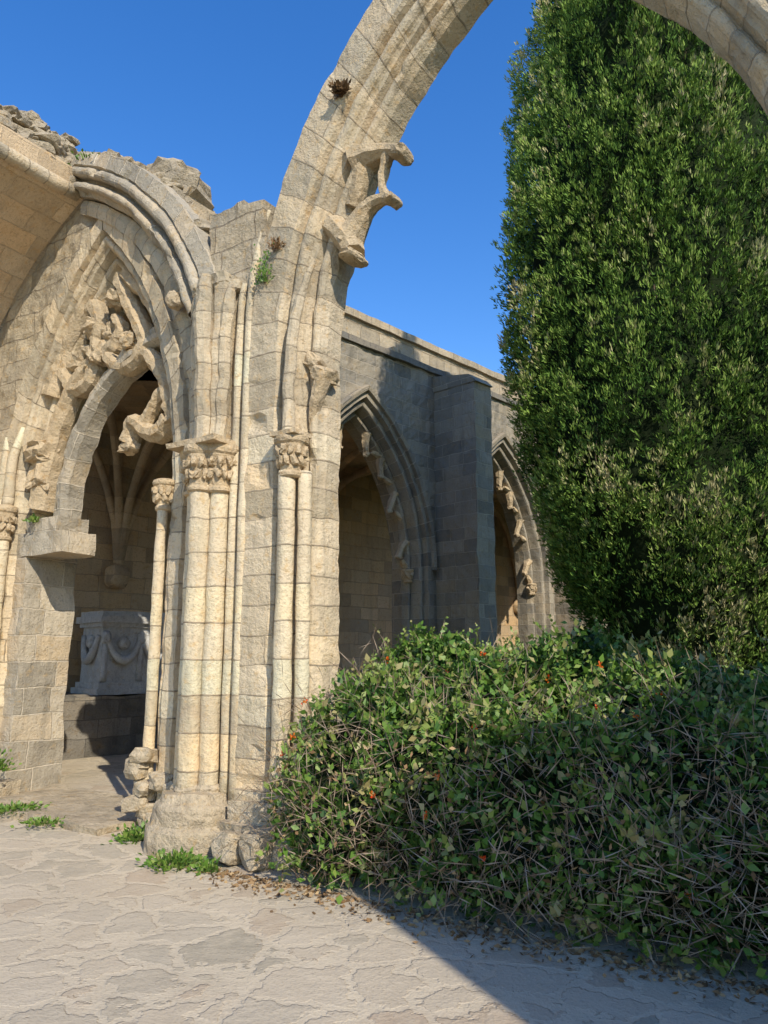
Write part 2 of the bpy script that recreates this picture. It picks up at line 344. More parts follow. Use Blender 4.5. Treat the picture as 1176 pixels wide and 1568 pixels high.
def capital(B,s,n,r,z0,z1,leaf=14):
    h=z1-z0
    lathe(B,s,n,[(r,z0-.06),(r*1.22,z0-.045),(r*1.25,z0-.02),(r*1.02,z0),(r*1.1,z0+.35*h),(r*1.35,z0+.62*h),(r*1.5,z0+.72*h),(r*1.5,z0+.76*h),(r*1.72,z0+.82*h),(r*1.78,z0+.9*h),(r*1.72,z1),(r*1.3,z1+.015)],20)
    for k in range(leaf):
        a=2*math.pi*k/leaf
        for lev,rr in ((.28,1.2),(.58,1.42)):
            aa=a+(.5*2*math.pi/leaf if lev>.4 else 0)
            rock(B,(s+r*rr*math.cos(aa),n+r*rr*math.sin(aa),z0+lev*h),(.032,.026,.05),.8,.5,[random.uniform(-.6,.6),0,aa],lo=True)
B=Bd()
for s,n in ((-1.10,-.02),(-.955,-.11),(-.81,-.02)): capital(B,s,n,.10,3.08,3.45,12)
capital(B,-.0,-.0,.085,3.12,3.42,11)
box(B,-1.27,-.66,-.27,.1,3.45,3.50,.08); box(B,-.13,.14,-.14,.1,3.42,3.46,.08)
B.rough(.014,9); B.make('carved_capitals',M_carv,E_pier,FA,False)
B=Bd()
lathe(B,-.92,-.03,[(.41,0),(.415,.08),(.41,.17),(.39,.20),(.37,.22),(.365,.28),(.36,.34),(.34,.37),(.31,.39),(.28,.45)],28)
box(B,-.60,.20,-.14,.5,0,.26,.07); box(B,-.50,.16,-.08,.5,.26,.42,.07); box(B,-1.25,-.4,.0,.6,0,.3,.07)
for s,n in ((-1.10,-.02),(-.955,-.11),(-.81,-.02),(-.0,-.02)): lathe(B,s,n,[(.13,.36),(.135,.40),(.12,.43),(.105,.45),(.11,.47),(.095,.5)],14)
B.rough(.035,4.5); rock(B,(-.3,-.20,.11),(.17,.12,.11),.4,.2); rock(B,(-.02,-.2,.14),(.16,.12,.14),.4,.2); rock(B,(.16,-.1,.1),(.12,.12,.12))
for s,n,z in ((-1.42,.12,.12),(-1.36,.18,.3),(-1.55,.25,.1)): rock(B,(s,n,z),(.13,.13,.15),.45,.35)
B.make('plinth',M_rub,E_pier,FA)
# ============================================================ LEFT BAY WITH TRACERY
E_win=empty('traceried_window_bay')
WC,WA,WZ,WH=-3.1,1.2,3.3,2.85
HC,HA,HZ,HHh=-3.5,2.38,3.6,3.55
HR=(HA*HA+HHh*HHh)/(2*HA)
def hood_top(s):
    x=abs(s-HC); R=HR+.42; v=R*R-(x+HR-HA)**2
    return HZ+math.sqrt(v) if v>0 and x<HA+.42 else 0
def kw(s,z):
    if z<WZ and abs(s-WC)<WA+.31: return False
    if z>=WZ and z<archz(s,WC,WA,WZ,WH,.31): return False
    top=hood_top(s)+.12*nz((s,0,0),2.3,5)+.06*nz((s,0,0),8,5)
    if s>-1.85: top=max(top,5.9)
    return z<top
B=Bd(); wall(B,-9.,-1.14,0,7.9,.2,.8,kw,.06,.04,5.); B.make('bay_wall',M_wall,E_win,FA)
B=Bd()
wp=[(.20,.79),(-.02,.79),(-.02,.5),(.0,.46)]+roll(.05,.42,.04)+[(.10,.42),(.12,.30),(.14,.28)]+roll(.19,.26,.045)+[(.25,.25),(.26,.17),(.43,.15),(.45,.30)]
arch(B,WC,WA,WZ,WH,wp,.1,'LR',closed=False,amp=.016,step=.05); B.make('window_mouldings',M_ring,E_win,FA)
B=Bd()
hp=[(-.10,.24),(-.10,.10),(-.05,.06)]+roll(.0,.03,.045)+[(.05,.04),(.07,.10),(.10,.10)]+roll(.16,.02,.06)+[(.23,.03),(.25,.0),(.42,.02),(.44,.24)]
arch(B,HC,HA,HZ,HHh,hp,None,'R',t0=.30,closed=False,amp=.02,step=.05)
arch(B,HC,HA,HZ,HHh,hp,.3,'L',closed=False,amp=.015)
B.make('hood_mould',M_mid,E_win,FA)
B=Bd()
inner=[(-.30,.26),(-.30,.14),(-.20,.13),(-.12,.16),(-.10,.26)]
arch(B,HC,HA,HZ,HHh,inner,3.4,'R',closed=False,amp=.012,t1=1); B.make('hood_inner_order',M_ring,E_win,FA)
B=Bd(); rock(B,(-1.58,.0,5.12),(.07,.08,.09),.6,.2,[0,-.4,0]); capital(B,-1.80,.20,.07,3.05,3.3,9); capital(B,-4.45,.10,.08,2.95,3.3,9)
B.make('window_capitals',M_carv,E_win,FA)
B=Bd(); tube(B,[(-1.80,.18,.3),(-1.80,.18,3.05)],.055,12); tube(B,[(-4.45,.10,.3),(-4.45,.10,3.0)],.075,12); tube(B,[(-4.62,.12,.3),(-4.62,.12,3.3),(-4.66,.17,4.2)],[.06,.06,.03],12)
tube(B,[(-4.45,.12,3.3),(-4.47,.15,3.9),(-4.42,.22,4.3)],[.07,.06,.03],10); B.rough(.01,4); B.make('window_shafts',M_pier,E_win,FA,True)
B=Bd(); n=.45
def TR(p,r,sd=8): tube(B,[(a,n,b) for a,b in p],[x*1.12 for x in r],sd,8,rot=.39,flat=1.5)
TR([(-4.25,3.3),(-4.08,4.1),(-3.78,4.7),(-3.4,5.0)],[.11,.1,.09,.08])
TR([(-3.45,5.75),(-3.85,5.4),(-3.95,5.0),(-3.72,4.72),(-3.45,4.78),(-3.4,5.05),(-3.62,5.2),(-3.7,5.05)],[.09,.08,.08,.09,.08,.07,.06,.05])
TR([(-3.0,5.95),(-2.82,5.6),(-2.6,5.25),(-2.5,4.98),(-2.75,4.80),(-3.05,4.9),(-3.25,5.2)],[.10,.09,.09,.09,.08,.08,.07])
TR([(-3.5,5.75),(-3.35,5.5),(-3.40,5.25),(-3.25,5.05),(-3.05,5.15),(-2.98,5.35),(-3.1,5.5)],[.09,.08,.07,.09,.07,.06,.05])
TR([(-3.95,5.05),(-3.6,5.02),(-3.3,5.12)],[.06,.05,.05])
TR([(-1.95,4.0),(-2.08,4.4),(-2.4,4.85),(-2.8,4.95)],[.1,.09,.08,.07])
TR([(-2.02,4.05),(-2.2,3.92),(-2.42,4.0),(-2.62,4.12),(-2.72,3.9)],[.10,.09,.08,.08,.08]); TR([(-2.1,4.5),(-2.28,4.3),(-2.45,4.1)],[.07,.06,.06])
TR([(-1.98,4.75),(-2.2,5.2),(-2.5,5.6),(-2.85,5.95)],[.12,.10,.10,.11]); TR([(-4.15,4.7),(-3.98,5.2),(-3.6,5.78)],[.12,.10,.12])
for a,b in ((-3.3,5.05),(-3.2,5.35),(-2.75,5.1),(-3.6,4.9),(-3.45,5.45),(-3.05,5.7)): rock(B,(a,n+random.uniform(-.06,.04),b),(.12,.13,.11),.8,.5)
rock(B,(-2.70,n,3.86),(.11,.1,.08),.7,.3)
rock(B,(-4.2,.36,4.0),(.18,.18,.13),.5,.35); rock(B,(-4.22,.38,3.72),(.11,.13,.2),.5,.4)
B.rough(.026,9); B.make('flowing_tracery',M_carv,E_win,FA,False)
B=Bd()
def band(pts,w,n0,n1):
    P=[Vector((a,0,b)) for a,b in pts]; V=[];U=[];L=0;Q=[]
    for i in range(len(P)-1):
        p0=P[max(i-1,0)];p1=P[i];p2=P[i+1];p3=P[min(i+2,len(P)-1)]
        for k in range(7):
            t=k/7; Q.append(.5*((2*p1)+(p2-p0)*t+(2*p0-5*p1+4*p2-p3)*t*t+(3*p1-p0-3*p2+p3)*t**3))
    Q.append(P[-1])
    for i,q in enumerate(Q):
        t=(Q[min(i+1,len(Q)-1)]-Q[max(i-1,0)]).normalized(); o=Vector((-t.z,0,t.x))
        if i: L+=(q-Q[i-1]).length
        for (w_,n_,uu) in ((0,n1,0),(0,n0+.08,.3),(w*.2,n0,.4),(w*.45,n0,.5),(w*.55,n0+.07,.55),(w,n0+.07,.7),(w,n1,1.1)): V.append((q.x+o.x*w_,n_,q.z+o.z*w_)); U.append((uu,L))
    B.add(V,gridF(len(Q),7,True),U)
band([(-3.72,2.95),(-3.72,3.4),(-3.62,3.85),(-3.42,4.25),(-3.12,4.58),(-2.7,4.82),(-2.3,4.95),(-1.9,5.0)],.24,.34,.62)
box(B,-4.3,-3.55,.28,.72,2.72,2.98,.1); box(B,-4.3,-3.72,.3,.72,2.98,3.16,.1)
B.rough(.035,3.5); B.make('sub_arch_and_corbel',M_mid,E_win,FA)
B=Bd(); box(B,-4.5,-4.22,.28,.95,0,3.0,.1); B.rough(.03,2.5); B.make('left_jamb',M_mid,E_win,FA)
B=Bd(); box(B,-5.2,-1.9,-.25,.9,0,.07,.12); box(B,-5.4,-4.0,-.3,.3,.07,.22,.12); B.rough(.05,2.5)
for i in range(9): rock(B,(random.uniform(-1.85,-1.55),random.uniform(.08,.2),.10+i*.07),(.11,.1,.07),.4,.3,lo=True)
B.make('threshold',M_rub,E_win,FA)
B=Bd()
for s,z,a,b,c in ((-3.0,7.25,.26,.28,.16),(-2.35,7.0,.30,.26,.22),(-2.15,6.78,.3,.26,.22),(-1.85,6.30,.22,.22,.16),(-3.3,7.42,.2,.25,.12),(-2.6,7.12,.16,.2,.1)):
    rock(B,(s,.5,z),(a,b,c),.5,.35,[random.uniform(-.1,.1),random.uniform(0,.3),random.uniform(-.3,.3)])
for i in range(46):
    s=random.uniform(-3.5,-.3); z=max(hood_top(s),5.9 if s>-1.9 else 0); rock(B,(s,random.uniform(.15,.7),z+.01),(random.uniform(.05,.15),.1,random.uniform(.03,.07)),.6,.4,lo=True)
B.make('loose_top_stones',M_rub,E_win,FA)
# ============================================================ VAULT REMNANT
E_v=empty('ruined_vault')
B=Bd(); V=[];U=[]; cl=HC-HA+HR; nt,nn=60,40
for layer,rr in ((0,-.12),(1,.2)):
    for i in range(nt+1):
        th=(i/nt)*math.acos((HR-HA)/(HR+rr))
        for j in range(nn+1):
            nmx=-3.0+.25*nz((i*.12,0,0),1,3); y=.15+(nmx-.15)*j/nn
            R=HR+rr+.02*nz((i*.3,j*.3,0),1,2)+.05*(rr>0)*nz((i*.5,j*.4,0),1,6)
            V.append((cl-R*math.cos(th),y,HZ+R*math.sin(th))); U.append((y,th*R))
A=(nt+1)*(nn+1); F=[f for f in gridF(nt+1,nn+1)]+[tuple(k+A for k in f)[::-1] for f in gridF(nt+1,nn+1)]
w=nn+1
for i in range(nt): F.append((i*w+nn,(i+1)*w+nn,A+(i+1)*w+nn,A+i*w+nn)); F.append((i*w,A+i*w,A+(i+1)*w,(i+1)*w))
for j in range(nn): F.append((nt*w+j,A+nt*w+j,A+nt*w+j+1,nt*w+j+1))
B.add(V,F,U); B.make('vault_web',M_warm,E_v,FA)
B=Bd()
for i in range(460):
    y=random.uniform(-3.0,.35); lay=random.random()
    big=random.random()<.25; a=random.uniform(.11,.18) if big else random.uniform(.05,.11)
    rock(B,(-3.60-.25*random.random()+.12*nz((y,0,0),1.8,3)-.22*lay+.06*random.random(),y,7.22+.72*lay*(1+.2*nz((y,2,0),1.3,1))),(a,a*random.uniform(.8,1.3),a*random.uniform(.35,.55)),.5,.4,lo=True)
box(B,-6.5,-3.85,-3,.3,7.1,7.75,.2)
B.make('rubble_fill',M_rub,E_v,FA)
B=Bd(); tube(B,[(-3.55,.1,7.08),(-3.55,-1.5,7.08),(-3.55,-3.,7.08)],.09,8); B.rough(.02,3); B.make('ridge_rib',M_ring,E_v,FA,True)
# ============================================================ FAR ARCADE + GALLERY
E_c=empty('cloister_arcade')
AP=[.51+4.33*i for i in range(5)]; CA,CZ,CH=1.43,3.2,2.8
def kc(s,z):
    for c in AP:
        if abs(s-c)<CA+.36:
            if z<1.15: return True
            if z<CZ and abs(s-c)<CA+.34: return False
            if z>=CZ and z<archz(s,c,CA,CZ,CH,.34): return False
    return z<7.3
B=Bd(); wall(B,-1.3,20.5,0,7.3,0,.7,kc,.08,.03,7.); B.make('arcade_wall',M_grey,E_c,FC)
B=Bd(); cp=[(.22,.69),(-.02,.69),(-.02,.42),(.0,.36)]+roll(.05,.32,.04,4)+[(.1,.3),(.12,.18)]+roll(.18,.12,.05,4)+[(.26,.1),(.27,-.02),(.44,-.02),(.46,.10)]
for c in AP: arch(B,c,CA,CZ,CH,cp,1.15,'LR',closed=False,amp=.01,step=.1)
hd=[(.37,.0),(.37,-.09),(.44,-.11),(.47,-.04),(.48,.06)]
for c in AP: arch(B,c,CA,CZ,CH,hd,None,'LR',closed=False,amp=.008,step=.12)
B.make('arch_mouldings',M_grey,E_c,FC)
B=Bd()
for c in AP:
    R=(CA*CA+CH*CH)/(2*CA)
    for sg in (-1,1):
        for t,ln in ((.10,.16),(.40,.24),(.62,.15),(.80,.26)):
            th=t*math.acos((R-CA)/R); x=(CA-R)+R*math.cos(th); z=CZ+R*math.sin(th)
            nx_,nz_=-math.cos(th),-math.sin(th); tx_,tz_=-math.sin(th),math.cos(th)
            q=lambda u,v:(c+sg*(x+nx_*u+tx_*v),.36,z+nz_*u+tz_*v)
            tube(B,[q(-.05,.22),q(.04,.14),q(ln*.6,.04),q(ln,-.06)],[.09,.07,.06,.05],6,3,rot=.5,flat=1.3); rock(B,q(ln,-.07),(.06,.08,.045),.7,.3,lo=True)
            tube(B,[q(-.05,-.28),q(.03,-.2),q(ln*.35,-.12)],[.08,.06,.03],6,3)
    capital(B,c-CA-.02,.3,.07,3.0,3.2,6); capital(B,c+CA+.02,.3,.07,3.0,3.2,6)
B.rough(.025,6); B.make('broken_cusps',M_carv,E_c,FC,False)
B=Bd()
for k in [2.47+4.33*i for i in range(4)]:
    box(B,k,k+.54,-1.05,.02,0,6.9,.15)
    V=[(k-.03,-1.1,6.9),(k+.57,-1.1,6.9),(k+.57,.02,6.9),(k-.03,.02,6.9),(k-.03,-.95,7.06),(k+.57,-.95,7.06),(k+.57,.02,7.25),(k-.03,.02,7.25)]
    B.add(V,[(0,3,2,1),(0,1,5,4),(1,2,6,5),(3,0,4,7),(4,5,6,7)]); box(B,k-.06,k+.60,-1.15,.01,0,1.1,.15)
B.rough(.03,3); B.make('buttresses',M_grey,E_c,FC)
B=Bd(); box(B,-1.4,20.5,-.08,.78,7.3,7.42,.2); B.rough(.025,2.5); B.make('coping',M_dark,E_c,FC)
B=Bd(); box(B,-1.4,20.5,1.1,1.5,6.3,8.5,.25); box(B,-1.4,20.5,1.02,1.58,8.5,8.66,.2)
B.rough(.025,2.5); B.make('terrace_parapet',M_wall,E_c,FC)
B=Bd()
for k,a,h in ((1.6,.32,.36),(2.1,.3,.2),(3.3,.35,.3),(4.6,.4,.3),(.7,.3,.14),(5.9,.4,.25)): box(B,k,k+a,.35,.75,7.42,7.42+h,.08)
B.rough(.05,4); B.make('loose_blocks',M_wall,E_c,FC)
B=Bd(); box(B,-9,21,3.7,4.2,0,6.4,.4); B.rough(.025,2); B.make('gallery_back_wall',M_int,E_c,FC)
B=Bd(); box(B,5.55,6.05,3.62,3.69,1.6,2.5,.2); B.make('gallery_window',M_core,E_c,FC)
B=Bd(); tube(B,[(5.5,3.66,1.55),(6.1,3.66,1.55)],.05,6); tube(B,[(5.5,3.66,2.55),(6.1,3.66,2.55)],.05,6); tube(B,[(5.5,3.66,1.55),(5.5,3.66,2.55)],.05,6); tube(B,[(6.1,3.66,1.55),(6.1,3.66,2.55)],.05,6); B.make('gallery_window_frame',M_int,E_c,FC)
def W(Fm,x,y,z): v=Fm@Vector((x,y,z)); return (v.x,v.y,v.z)
poly=[(FA,-9.,1.0),(FA,-.85,1.0),(FC,-1.3,.3),(FC,20.4,.3),(FC,20.4,4.1),(FC,-9,4.1)]
V=[W(f,x,y,6.18) for f,x,y in poly]+[W(f,x,y,6.32) for f,x,y in poly]; m=len(poly)
B=Bd(); B.add(V,[tuple(range(m))[::-1],tuple(range(m,2*m))]+[(i,(i+1)%m,(i+1)%m+m,i+m) for i in range(m)]); B.make('gallery_roof',M_int,E_c)
p0=FA@Vector((-.75,.6,0)); p1=FC@Vector((-1.25,.3,0)); d=(p1-p0); FD=frame(p0.x,p0.y,d.x,d.y); DL=d.length
def kd(s,z):
    c=DL/2+.1
    if abs(s-c)<1.95 and .6<z<3.3: return False
    if z>=3.3 and z<archz(s,c,1.8,3.3,2.3,.15): return False
    return z<5.8
B=Bd(); wall(B,0,DL,0,6.0,-.3,.3,kd,.12,.03,3); arch(B,DL/2+.1,1.8,3.3,2.3,[(.2,.3),(0,.3),(0,-.29),(.3,-.32),(.32,-.2)],.6,'LR',closed=False,step=.12); B.make('hidden_light_arch',M_wall,E_c,FD)  # unseen side wall; its arch is added to let light into the gallery
B=Bd()
for k0 in (-2.4-4.33,-2.4,1.93,6.26,10.6):
    for (k1,n1) in ((k0,.9),(k0-1.6,1.6),(k0+1.6,1.6),(k0-2.1,3.4),(k0+2.1,3.4)):
        tube(B,[(k0,3.6,3.1),(k0+(k1-k0)*.10,3.6+(n1-3.6)*.10,4.3),(k0+(k1-k0)*.4,3.6+(n1-3.6)*.4,5.5),(k1,n1,6.12)],.085,6,5)
    rock(B,(k0,3.62,3.0),(.22,.2,.24),.8,.15)
B.rough(.01,4); B.make('vault_ribs',M_int,E_c,FC,True)
B=Bd(); box(B,-5.6,-.9,2.05,3.69,0,.92,.15); B.rough(.05,2.5); B.make('stone_bench_wall',M_dark,E_c,FC)
# ============================================================ SARCOPHAGUS
E_s=empty('stone_sarcophagus')
B=Bd(); sx=-2.22; SL=1.08
def slab(x0,x1,y0,y1,z0,z1): box(B,x0,x1,y0,y1,z0,z1,.08)
slab(sx-SL,sx+SL,2.2,3.15,.93,1.03); slab(sx-SL+.05,sx+SL-.05,2.25,3.10,1.03,1.12); slab(sx-SL+.10,sx+SL-.10,2.33,3.05,1.12,2.02)
slab(sx-SL+.05,sx+SL-.05,2.27,3.10,2.02,2.09); slab(sx-SL,sx+SL,2.2,3.15,2.09,2.2); slab(sx-SL+.06,sx+SL-.06,2.28,3.1,2.2,2.28)
B.rough(.012,5); B.make('chest_and_rim',M_marb,E_s,FC)
B=Bd()
for c in (sx-.62,sx,sx+.62):
    tube(B,[(c-.3,2.29,1.85),(c-.18,2.26,1.6),(c,2.24,1.48),(c+.18,2.26,1.6),(c+.3,2.29,1.85)],[.04,.06,.085,.06,.04],8)
    rock(B,(c,2.29,1.76),(.11,.07,.11),1,.15,[0,0,0]); rock(B,(c,2.24,1.76),(.04,.04,.04),1,.2,[0,0,0])
for c in (sx-.93,sx-.31,sx+.31,sx+.93): rock(B,(c,2.28,1.85),(.07,.07,.1),.8,.3,[0,0,0]); tube(B,[(c,2.32,1.15),(c,2.30,1.75)],[.06,.045],8)
for y in (2.68,): tube(B,[(sx-SL+.07,y-.28,1.88),(sx-SL+.04,y-.15,1.6),(sx-SL+.02,y,1.48),(sx-SL+.04,y+.15,1.6),(sx-SL+.07,y+.28,1.88)],[.04,.06,.08,.06,.04],8); rock(B,(sx-SL+.07,y,1.78),(.07,.11,.11),1,.15,[0,0,0])
B.make('garland_relief',M_marb,E_s,FC,True)
# ============================================================ CHURCH (off to the right, throws the shadow)
E_ch=empty('abbey_church'); FH=frame(2.85,-1.2,-SY,SX)
B=Bd(); box(B,0,14,-8,0,0,5.9,.5); box(B,.02,14,-8.1,.1,5.9,6.05,.5)
for x in (4.,8.): box(B,x,x+.7,.0,.7,0,5.0,.3)
B.rough(.01,2); B.make('church_walls',M_wall,E_ch,FH)
B=Bd()
for x in (2,6,10): box(B,x,x+.6,.01,.05,1.6,3.6,.3)
B.make('church_windows',M_dark,E_ch,FH)
# ============================================================ CYPRESS
def cypress(name,cx,cy,scale,nclump,ntuft,nb,seed,H=14.3):
    E=empty(name); r_=np.random.default_rng(seed)
    zs=np.array([.95,1.3,1.9,3,4.2,6,8.5,10,12,13.5,14.4])*H/14.4; rs=np.array([.25,.85,1.3,1.84,2.08,2.07,1.95,1.76,1.25,.55,.03])*scale
    RR=lambda z,th: np.interp(z,zs,rs)*(1+.045*np.sin(3*th+z*.7)+.04*np.sin(5*th-z*1.3))
    th=r_.uniform(0,2*np.pi,nclump); z=r_.uniform(.95,H,nclump)
    R0=RR(z,th); C0=np.stack([R0*np.cos(th),R0*np.sin(th),z*.6],1)
    lf=np.array([nz(c,2.3,seed) for c in C0]); mf=np.array([nz(c,4.6,seed+4) for c in C0])
    keep=(r_.random(nclump)<(.2+.8*np.interp(z,zs,rs)/max(rs)))&((lf*.6+mf>-.22)|(r_.random(nclump)<.25))
    th,z,R0,lf,mf=th[keep],z[keep],R0[keep],lf[keep],mf[keep]; n=len(z)
    rad=R0*(.96+.09*lf+.07*mf-.14*r_.random(n)**2); C=np.stack([rad*np.cos(th),rad*np.sin(th),z],1)
    out=np.stack([np.cos(th),np.sin(th),np.zeros(n)],1)
    ax=out*.42+np.array([0,0,1.])+r_.normal(size=(n,3))*.16; ax/=np.linalg.norm(ax,axis=1,keepdims=True)
    cw=r_.uniform(.05,.10,n); ch=r_.uniform(.12,.28,n); ct=r_.uniform(.2,.75,n)
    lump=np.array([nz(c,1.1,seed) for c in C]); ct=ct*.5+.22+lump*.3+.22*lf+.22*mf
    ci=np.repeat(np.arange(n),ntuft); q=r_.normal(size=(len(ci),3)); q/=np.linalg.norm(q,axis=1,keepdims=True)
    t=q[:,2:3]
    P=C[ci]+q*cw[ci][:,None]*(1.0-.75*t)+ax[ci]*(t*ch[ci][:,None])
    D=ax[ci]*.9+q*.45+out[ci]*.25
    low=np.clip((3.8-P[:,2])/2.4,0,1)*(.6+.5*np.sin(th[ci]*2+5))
    tt=ct[ci]+.26*t[:,0]+.16*((q*out[ci]).sum(1))+.38*low  # clump shading painted into the tint: dark bases, light tips; tan low down
    bi=np.repeat(np.arange(len(ci)),nb); k=len(bi)
    Pb=P[bi]+r_.normal(size=(k,3))*.014; Db=D[bi]+r_.normal(size=(k,3))*.3
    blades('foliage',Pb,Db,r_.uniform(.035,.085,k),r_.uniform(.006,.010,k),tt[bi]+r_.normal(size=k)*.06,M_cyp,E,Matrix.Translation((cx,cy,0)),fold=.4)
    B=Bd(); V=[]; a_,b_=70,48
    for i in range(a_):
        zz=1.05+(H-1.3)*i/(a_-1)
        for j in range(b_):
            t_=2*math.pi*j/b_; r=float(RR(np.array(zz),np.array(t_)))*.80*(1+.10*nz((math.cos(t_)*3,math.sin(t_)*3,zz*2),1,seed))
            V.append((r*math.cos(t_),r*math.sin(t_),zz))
    F=gridF(a_,b_,True); F.append(tuple(range(b_))); F.append(tuple((a_-1)*b_+j for j in range(b_))); B.add(V,F); B.make('crown_shade_core',M_core,E,Matrix.Translation((cx,cy,0)))  # near-black core paints the shade seen between foliage clumps
    B=Bd(); tube(B,[(0,0,0),(.03,0,1.2),(0,.03,5),(0,0,H*.9)],[.24,.2,.13,.02],10)
    for i in range(18):
        t_=i*2.4; zz=1.1+i*.5; r=float(np.interp(zz+.9,zs,rs))*.85
        tube(B,[(0,0,zz-.2),(r*.5*math.cos(t_),r*.5*math.sin(t_),zz+.2),(r*math.cos(t_),r*math.sin(t_),zz+.9)],[.06,.04,.015],5,3)
    for i in range(14):
        t_=i*1.9; zz=1.5+i*.75; r=float(np.interp(zz+.5,zs,rs))
        tube(B,[(r*.8*math.cos(t_),r*.8*math.sin(t_),zz),(r*.98*math.cos(t_+.05),r*.98*math.sin(t_+.05),zz+.5),(r*1.02*math.cos(t_+.1),r*1.02*math.sin(t_+.1),zz+1.)],[.012,.01,.004],4,3)
    B.make('trunk_and_limbs',M_bark,E,Matrix.Translation((cx,cy,0)),True)
cypress('cypress_tree',3.72,9.0,1.0,12500,13,4,11)
cypress('cypress_tree',9.6,15.5,1.1,1800,10,4,12)
# ============================================================ HEDGES
def scatter(V,F,n,r_):
    T=np.array([[f[0],f[1],f[2]] for f in F]+[[f[0],f[2],f[3]] for f in F if len(f)>3]); A,Bv,C=V[T[:,0]],V[T[:,1]],V[T[:,2]]
    N=np.cross(Bv-A,C-A); ar=np.linalg.norm(N,axis=1); N/=ar[:,None]+1e-12
    i=r_.choice(len(T),n,p=ar/ar.sum()); u=r_.random((n,1)); v=r_.random((n,1)); m=(u+v)>1; u=np.where(m,1-u,u); v=np.where(m,1-v,v)
    return A[i]+(Bv[i]-A[i])*u+(C[i]-A[i])*v,N[i]
def hedge(name,M,s0,s1,curve,nl,size,seed,mat,amp=.16,endsoft=.5,twigs=0,flowers=0,hfun=None,shoots=0,gap=-.2):
    E=empty(name); r_=np.random.default_rng(seed); a_=int((s1-s0)/.09); V=[]
    cv=[]
    for i in range(len(curve)-1):
        p,q=curve[i],curve[i+1]; m=max(1,int(math.hypot(p[0]-q[0],p[1]-q[1])/.09))
        cv+=[(p[0]+(q[0]-p[0])*k/m,p[1]+(q[1]-p[1])*k/m) for k in range(m)]
    cv.append(curve[-1]); nm=sum(c[0] for c in cv)/len(cv)
    for i in range(a_+1):
        s=s0+(s1-s0)*i/a_; e=min(1,(s-s0)/endsoft,(s1-s)/endsoft); e=math.sqrt(max(0,1-(1-max(e,0))**2)); hs=hfun(s) if hfun else 1
        for (n_,z_) in cv:
            p=(s,n_,z_); am=amp*min(1,.35+z_)
            V.append((s+am*.5*nz(p,1.4,seed+1),nm+(n_-nm)*(.35+.65*e)+am*(nz(p,1.6,seed)+.9*nz(p,4.2,seed)),z_*hs*(.25+.75*e)*(1+amp*.7*nz(p,1.3,seed+4)+amp*.8*nz(p,4,seed+5))))
    V=np.array(V); F=gridF(a_+1,len(cv)); c0=V.mean(0)
    P,N=scatter(V,F,nl,r_)
    s_=np.sign((N*(P-np.array([0,c0[1],.3])*np.array([0,1,1])-P*np.array([1,0,0]))).sum(1)); N*=np.where(s_==0,1,s_)[:,None]
    cl=np.array([nz(p,5.5,seed) for p in P]); cl2=np.array([nz(p,1.8,seed+6) for p in P])
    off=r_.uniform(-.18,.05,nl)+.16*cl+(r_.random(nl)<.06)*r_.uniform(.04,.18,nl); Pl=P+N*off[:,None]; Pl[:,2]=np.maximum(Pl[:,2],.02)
    D=N*.5+r_.normal(size=(nl,3))*.7+np.array([0,0,.3]); kp=cl+.3*cl2>gap
    kp|=r_.random(nl)<.25
    L=r_.uniform(.5,1.3,nl)*size
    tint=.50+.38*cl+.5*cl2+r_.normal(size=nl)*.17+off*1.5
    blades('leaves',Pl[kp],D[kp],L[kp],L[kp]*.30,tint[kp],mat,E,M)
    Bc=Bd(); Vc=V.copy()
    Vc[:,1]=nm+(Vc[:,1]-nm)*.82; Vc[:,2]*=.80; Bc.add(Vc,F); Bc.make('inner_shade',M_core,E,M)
    if shoots:
        P,N2=scatter(V,F,shoots*2,r_); P=P[P[:,2]>.6][:shoots]; m=len(P); D=r_.normal(size=(m,3))*.3+np.array([-.05,-.12,.75]); D/=np.linalg.norm(D,axis=1,keepdims=True)
        hl=r_.uniform(.08,.34,m); blades('shoot_stems',P,D,hl,np.full(m,.004),r_.random(m),M_twig,E,M,fold=.6)
        nl2=13; ii=np.repeat(np.arange(m),nl2); tt=np.tile(np.linspace(0,1,nl2),m); sd_=r_.normal(size=(len(ii),3))
        blades('shoot_leaves',P[ii]+D[ii]*(hl[ii]*tt)[:,None],D[ii]*.5+sd_*.6+np.array([0,0,.1]),r_.uniform(.6,1.1,len(ii))*size*(1.1-.5*tt),r_.uniform(.25,.33,len(ii))*size*(1.1-.5*tt),.6+.25*tt+r_.normal(size=len(ii))*.08,mat,E,M)
    if twigs:
        P,N2=scatter(V,F,twigs*3,r_); w=(P[:,1]<.6)&(r_.random(len(P))<np.clip(1.35-P[:,2],.25,1)); P=P[w][:twigs]; m=len(P)
        D=r_.normal(size=(m,3))*np.array([.8,.35,.7])+np.array([.1,-.25,.5])
        for k in range(3):
            L=r_.uniform(.08,.26,m); D/=np.linalg.norm(D,axis=1,keepdims=True)
            blades('twigs_%d'%k,P+np.array([0,-.03,0]),D,L,np.full(m,.0042-.0008*k),r_.random(m),M_twig,E,M,fold=.6)
            P=P+D*L[:,None]*.9; D=D+r_.normal(size=(m,3))*.55
        P,N2=scatter(V,F,6500,r_); w=(P[:,2]<1.0)&(P[:,1]<.2); P=P[w]; m=len(P)
        blades('dry_leaves',P+np.array([0,-.05,0]),r_.normal(size=(m,3)),r_.uniform(.03,.06,m),r_.uniform(.008,.018,m),r_.random(m),M_dry,E,M)
